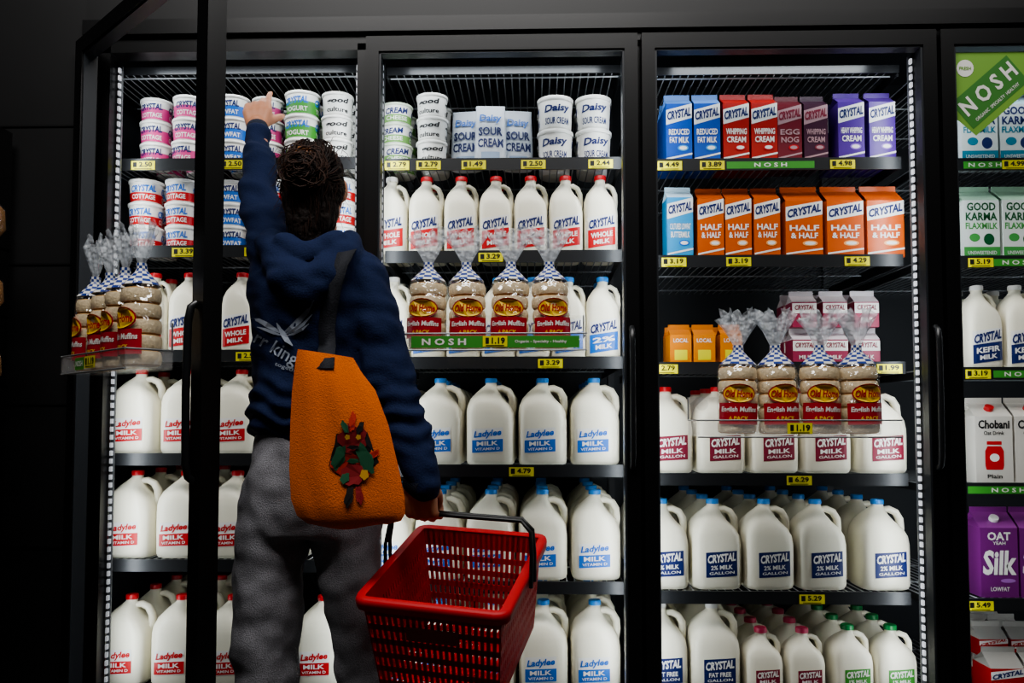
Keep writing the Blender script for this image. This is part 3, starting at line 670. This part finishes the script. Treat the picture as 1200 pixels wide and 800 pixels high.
for i in range(190):
    c0=bun+(Vector((0,0,0)) if i%3 else Vector((rnd.uniform(-.022,.022),-.004,rnd.uniform(-.022,.022))))
    a0=rnd.uniform(0,6.28); rr=rnd.uniform(.010,.045); tl=rnd.uniform(-1.2,1.2); ax=rnd.uniform(-.6,.6); pts=[]
    for k in range(11):
        a=a0+k*.36; r_=rr*(1+.12*math.sin(k*1.3+i)); u=r_*math.cos(a); v=r_*math.sin(a)*.85
        pts.append(c0+Vector((u*math.cos(ax)-v*math.sin(ax),-.036*math.sqrt(max(.08,1-(rr/.048)**2))-.004+tl*.01*math.sin(a),u*math.sin(ax)+v*math.cos(ax))))
    m.tube(pts,[.0005]+[.0016]*9+[.0005],4,1 if i%3==0 else 0)
for i in range(200):
    x=rnd.uniform(-.066,.066); L_=rnd.uniform(.07,.135); ph_=rnd.uniform(0,6); wv_=rnd.uniform(.002,.010)
    pts=[HC+Vector((x*(1-.35*t)+wv_*math.sin(t*6+ph_),-.045-.068*math.sqrt(max(.05,1-(x/.07)**2))+.006*t,-.015-L_*t)) for t in [k/7 for k in range(8)]]
    m.tube(pts,[.0010,.0015,.0016,.0016,.0014,.0012,.0009,.0004],4,1 if i%4==0 else 0)
for i in range(110):
    a=rnd.uniform(-1.6,1.6); st=HO+HM@Vector((math.sin(a)*.082,-.084*math.cos(a),rnd.uniform(-.09,.09)))
    d=Vector((math.sin(a)*rnd.uniform(.01,.032),-.012,rnd.uniform(-.05,.03)))
    m.tube([st,st+d*.5+Vector((0,0,.009)),st+d],[.0009,.0007,.0003],4,1)
keep(m,'hair_strands',[mat('#20140f',.6,spec=.3),mat('#3a241a',.6,spec=.3)])
m=MB()
cl=bun+Vector((.0,-.014,.046))
m.tube([cl+Vector((-.022,.01,-.006)),cl+Vector((-.010,-.006,.004)),cl+Vector((.010,-.006,.004)),cl+Vector((.022,.01,-.006))],[.004,.006,.006,.004],8)
for k in range(5): m.tube([cl+Vector((-.018+.009*k,-.004,.0)),cl+Vector((-.018+.009*k,-.016,-.012)),cl+Vector((-.017+.009*k,-.010,-.020))],[.0025,.0025,.001],6)
keep(m,'hair_clip',mat('#8a5c38',.35))
bpy.context.view_layer.update()
def bvh(o): 
    me=o.data; M=o.matrix_world
    return BVHTree.FromPolygons([M@v.co for v in me.vertices],[tuple(q.vertices) for q in me.polygons])
HB=bvh(hoodie)
def hit(B,px,py,off,fb=-.5):
    d=ray(px,py).normalized(); r=B.ray_cast(CAM,d)
    if r[0] is None: return at(px,py,fb)
    return r[0]-d*off
g=MB()
def gt(s,cx,cy,w,h_,ang,off=.004,shear=0,bold=.01):
    vs,fs=tgeo(s,shear,bold); a=R(ang)
    g.add([hit(HB,cx+u*w*math.cos(a)+v*h_*math.sin(a),cy+u*w*math.sin(a)-v*h_*math.cos(a),off) for u,v in vs],fs,0)
gt('rr king',323,410,56,21,30); gt('together',338,432,34,6,20)
def swoosh(p,wd,off=.004):
    n=len(p)
    L=[];Rr=[]
    for i in range(n):
        a=Vector(p[max(0,i-1)]);c=Vector(p[min(n-1,i+1)]);t=(c-a).normalized(); w_=wd*math.sin(PI*(i+.15)/(n-.7))/2
        q_=Vector(p[i]); L.append(q_+Vector((-t.y,t.x))*w_); Rr.append(q_-Vector((-t.y,t.x))*w_)
    vs=[hit(HB,v.x,v.y,off) for v in L+Rr]; g.add(vs,[(i,i+1,n+i+1,n+i) for i in range(n-1)],0)
swoosh([(332,390),(341,384),(351,375),(360,365),(368,351)],7)
swoosh([(333,392),(344,387),(355,380),(366,368)],4.5,.0045)
swoosh([(334,394),(344,391),(354,386),(362,379)],3.5,.005)
swoosh([(332,391),(322,386),(312,380),(303,375),(294,373)],6)
swoosh([(331,393),(321,390),(311,386),(301,383)],4,.0045)
swoosh([(326,382),(331,390),(336,398),(343,405)],7,.0055)
swoosh([(324,378),(327,384),(331,389)],4,.006)
keep(g,'back_print',mat('#98a0ae',.8))
# ---------------- tote bag ----------------
rows=[(412,349,414),(428,346,423),(460,342,440),(500,340,455),(550,339,467),(585,341,474),(604,348,475),(613,360,470),(617,380,455)]
tot=empty('tote_bag',at(405,615,-.57),0,'orange canvas tote bag with colourful print hanging from the shoulder','bag')
tm=MB(); NX=12
def tg(i,j,side):
    py,xl,xr=rows[i]; u=j/NX; t=i/(len(rows)-1); bul=math.sin(PI*u)**.6*math.sin(PI*min(1,t*.85+.12))
    Y=-.600-(.026*bul if side else -.022*bul)
    px=xl+(xr-xl)*u; pyy=py+(10*u-3 if i<2 else 3*math.sin(u*5))
    q=at(px,pyy,-.600); v=Vector((q.x,Y,q.z)); v.y+=noise.noise(Vector((v.x*22,0,v.z*8)))*.018*bul; return v
n=len(rows)
for side in (0,1):
    vs=[tg(i,j,side) for i in range(n) for j in range(NX+1)]
    tm.add(vs,[(i*(NX+1)+j,i*(NX+1)+j+1,(i+1)*(NX+1)+j+1,(i+1)*(NX+1)+j) if side==0 else (i*(NX+1)+j,(i+1)*(NX+1)+j,(i+1)*(NX+1)+j+1,i*(NX+1)+j+1) for i in range(n-1) for j in range(NX)],0,True)
ORG=mat('#e07028',.85,bump=.3,scale=350,var=.1,spec=.15)
tb=tm.build('bag_body',ORG,tot); tb.matrix_parent_inverse=tot.matrix_basis.inverted()
bpy.context.view_layer.update()
TB=bvh(tb)
g=MB(); cols=[mat('#8e1f22',.8),mat('#1f5a3c',.8),mat('#c8982e',.8),mat('#1a1514',.8),mat('#b5301f',.8)]
def bl(cx,cy,w,h_,mi,off,ang=0,n=15,wob=.15):
    a0=R(ang); P=[]
    for k in range(n):
        a=2*PI*k/n; rr=1+wob*math.sin(5*a+cx); x=w/2*math.cos(a)*rr; y=h_/2*math.sin(a)*rr; P.append(hit(TB,cx+x*math.cos(a0)-y*math.sin(a0),cy+x*math.sin(a0)+y*math.cos(a0),off,-.62))
    g.add(P,[tuple(range(n))],mi)
for t in [(414,533,54,56,3,.002,-10),(413,514,34,34,0,.0035,0),(413,548,42,34,4,.003,0),(397,536,14,30,1,.004,20),(428,537,16,38,1,.0045,-25),(413,555,26,28,0,.005,10),(427,556,10,12,2,.006,0),(404,560,10,14,1,.006,30),(413,494,8,24,4,.004,6),(404,500,7,16,1,.0045,-25),(422,501,7,16,3,.0045,25),(393,546,16,9,4,.0035,40),(437,533,18,8,4,.0035,-35),(409,582,10,26,3,.0035,12),(421,580,9,22,0,.0035,-10),(407,512,6,6,2,.006,0),(420,512,6,6,2,.006,0),(414,524,14,5,3,.006,0),(414,540,14,6,1,.006,0)]: bl(*t)
o=g.build('printed_artwork',cols,tot); o.matrix_parent_inverse=tot.matrix_basis.inverted()
g=MB(); sp_=[hit(HB,x,y,.007,-.5) for x,y in ((384,405),(383,385),(386,360),(391,335),(398,312),(406,296))]
sp_=[at(381,432,-.618),at(382,420,-.610),at(383,410,-.58)]+sp_+[J(414,283,-.37),J(420,300,-.29),J(424,350,-.25),J(430,400,-.26)]
wv=Vector((1,-.1,0)).normalized(); hw_=.020
L=[];Rr=[]
for i,q in enumerate(sp_): L.append(q-wv*hw_);Rr.append(q+wv*hw_)
k=len(L); off=Vector((0,-.003,.001))
g.add(L+Rr+[v+off for v in L]+[v+off for v in Rr],[(i,i+1,k+i+1,k+i) for i in range(k-1)]+[(2*k+i,3*k+i,3*k+i+1,2*k+i+1) for i in range(k-1)]+[(i,2*k+i,2*k+i+1,i+1) for i in range(k-1)]+[(k+i,k+i+1,3*k+i+1,3*k+i) for i in range(k-1)],0,True)
o=g.build('strap',mat('#10131d',.8,bump=.3,scale=300),tot); o.matrix_parent_inverse=tot.matrix_basis.inverted()
# ---------------- basket ----------------
bk=empty('shopping_basket',(0,0,0),0,'red plastic shopping basket with black handles held in the right hand','basket'); bk.matrix_world=BM
REDP=mat('#bd161c',.5,spec=.35)
H=.235; W2=Wd/2; D2_=Dp/2
def wall(mb,A,B,A2,B2,nn,levels,e0=.0040):
    th=.003; nrm=((B-A).cross(A2-A)).normalized()*th
    def pt(u,v): return (A.lerp(B,u)).lerp(A2.lerp(B2,u),v)
    def slab(u0,u1,v0,v1):
        c=[pt(u0,v0),pt(u1,v0),pt(u1,v1),pt(u0,v1)]; d=[x+nrm for x in c]
        mb.add(c+d,[(0,1,2,3),(7,6,5,4),(0,4,5,1),(1,5,6,2),(2,6,7,3),(3,7,4,0)],0)
    for v0,v1 in levels: slab(0,1,v0,v1)
    for i in range(nn+1):
        u=i/nn; e=e0/((B-A).length); slab(max(0,u-e),min(1,u+e),0,1)
T_=[Vector((-W2,-D2_,0)),Vector((W2,-D2_,0)),Vector((W2,D2_,0)),Vector((-W2,D2_,0))]
k=.88
B_=[Vector((v.x*k,v.y*k,-H)) for v in T_]
lv=[(0,.18),(.27,.33),(.42,.48),(.57,.63),(.72,.78),(.88,1)]
for i in range(4):
    j=(i+1)%4; m=MB(); wall(m,T_[i],T_[j],B_[i],B_[j],22 if i%2==0 else 26,lv); m.build('side_wall',REDP,bk)
m=MB(); wall(m,B_[0],B_[1],B_[3],B_[2],18,[(0,.07),(.15,.20),(.28,.33),(.41,.46),(.54,.59),(.67,.72),(.8,.85),(.95,1)],.005); m.build('bottom_grid',REDP,bk)
m=MB(); rr=.012
def rim_loop(ex_,z):
    o=[]
    for cx,cy,a0 in ((W2-rr,D2_-rr,0),(-W2+rr,D2_-rr,90),(-W2+rr,-D2_+rr,180),(W2-rr,-D2_+rr,270)):
        for q in (0,30,60,90): o.append(Vector((cx+(rr*1.3+ex_)*math.cos(R(a0+q)),cy+(rr*1.3+ex_)*math.sin(R(a0+q)),z)))
    return o
m.loft([rim_loop(-.008,.002),rim_loop(.010,.004),rim_loop(.014,-.004),rim_loop(.012,-.022),rim_loop(.008,-.022),rim_loop(.006,-.004)],0,False)
m.build('rim',REDP,bk)
for s in (-1,1):
    m=MB(); y0=s*.016; gy=gl.y+s*.006; X=W2+.021
    m.tube([(-X,y0,-.03),(-X,y0+ (gy-y0)*.3,gl.z*.35),(-X+.006,y0+(gy-y0)*.8,gl.z*.8),(-X+.03,gy,gl.z),(0,gy,gl.z),(X-.03,gy,gl.z),(X-.006,y0+(gy-y0)*.8,gl.z*.8),(X,y0+(gy-y0)*.3,gl.z*.35),(X,y0,-.03)],.0050,8)
    m.build('handle',mat('#101113',.4),bk)
g=MB(); mpb=lambda u,v,o:(u,-D2_*(1-.12*(-v)/H)-.004-o,v)
g.plate(0,-.075,.12,.035,0,mpb,.001); g.build('maker_plate',mat('#9c1018',.35),bk)
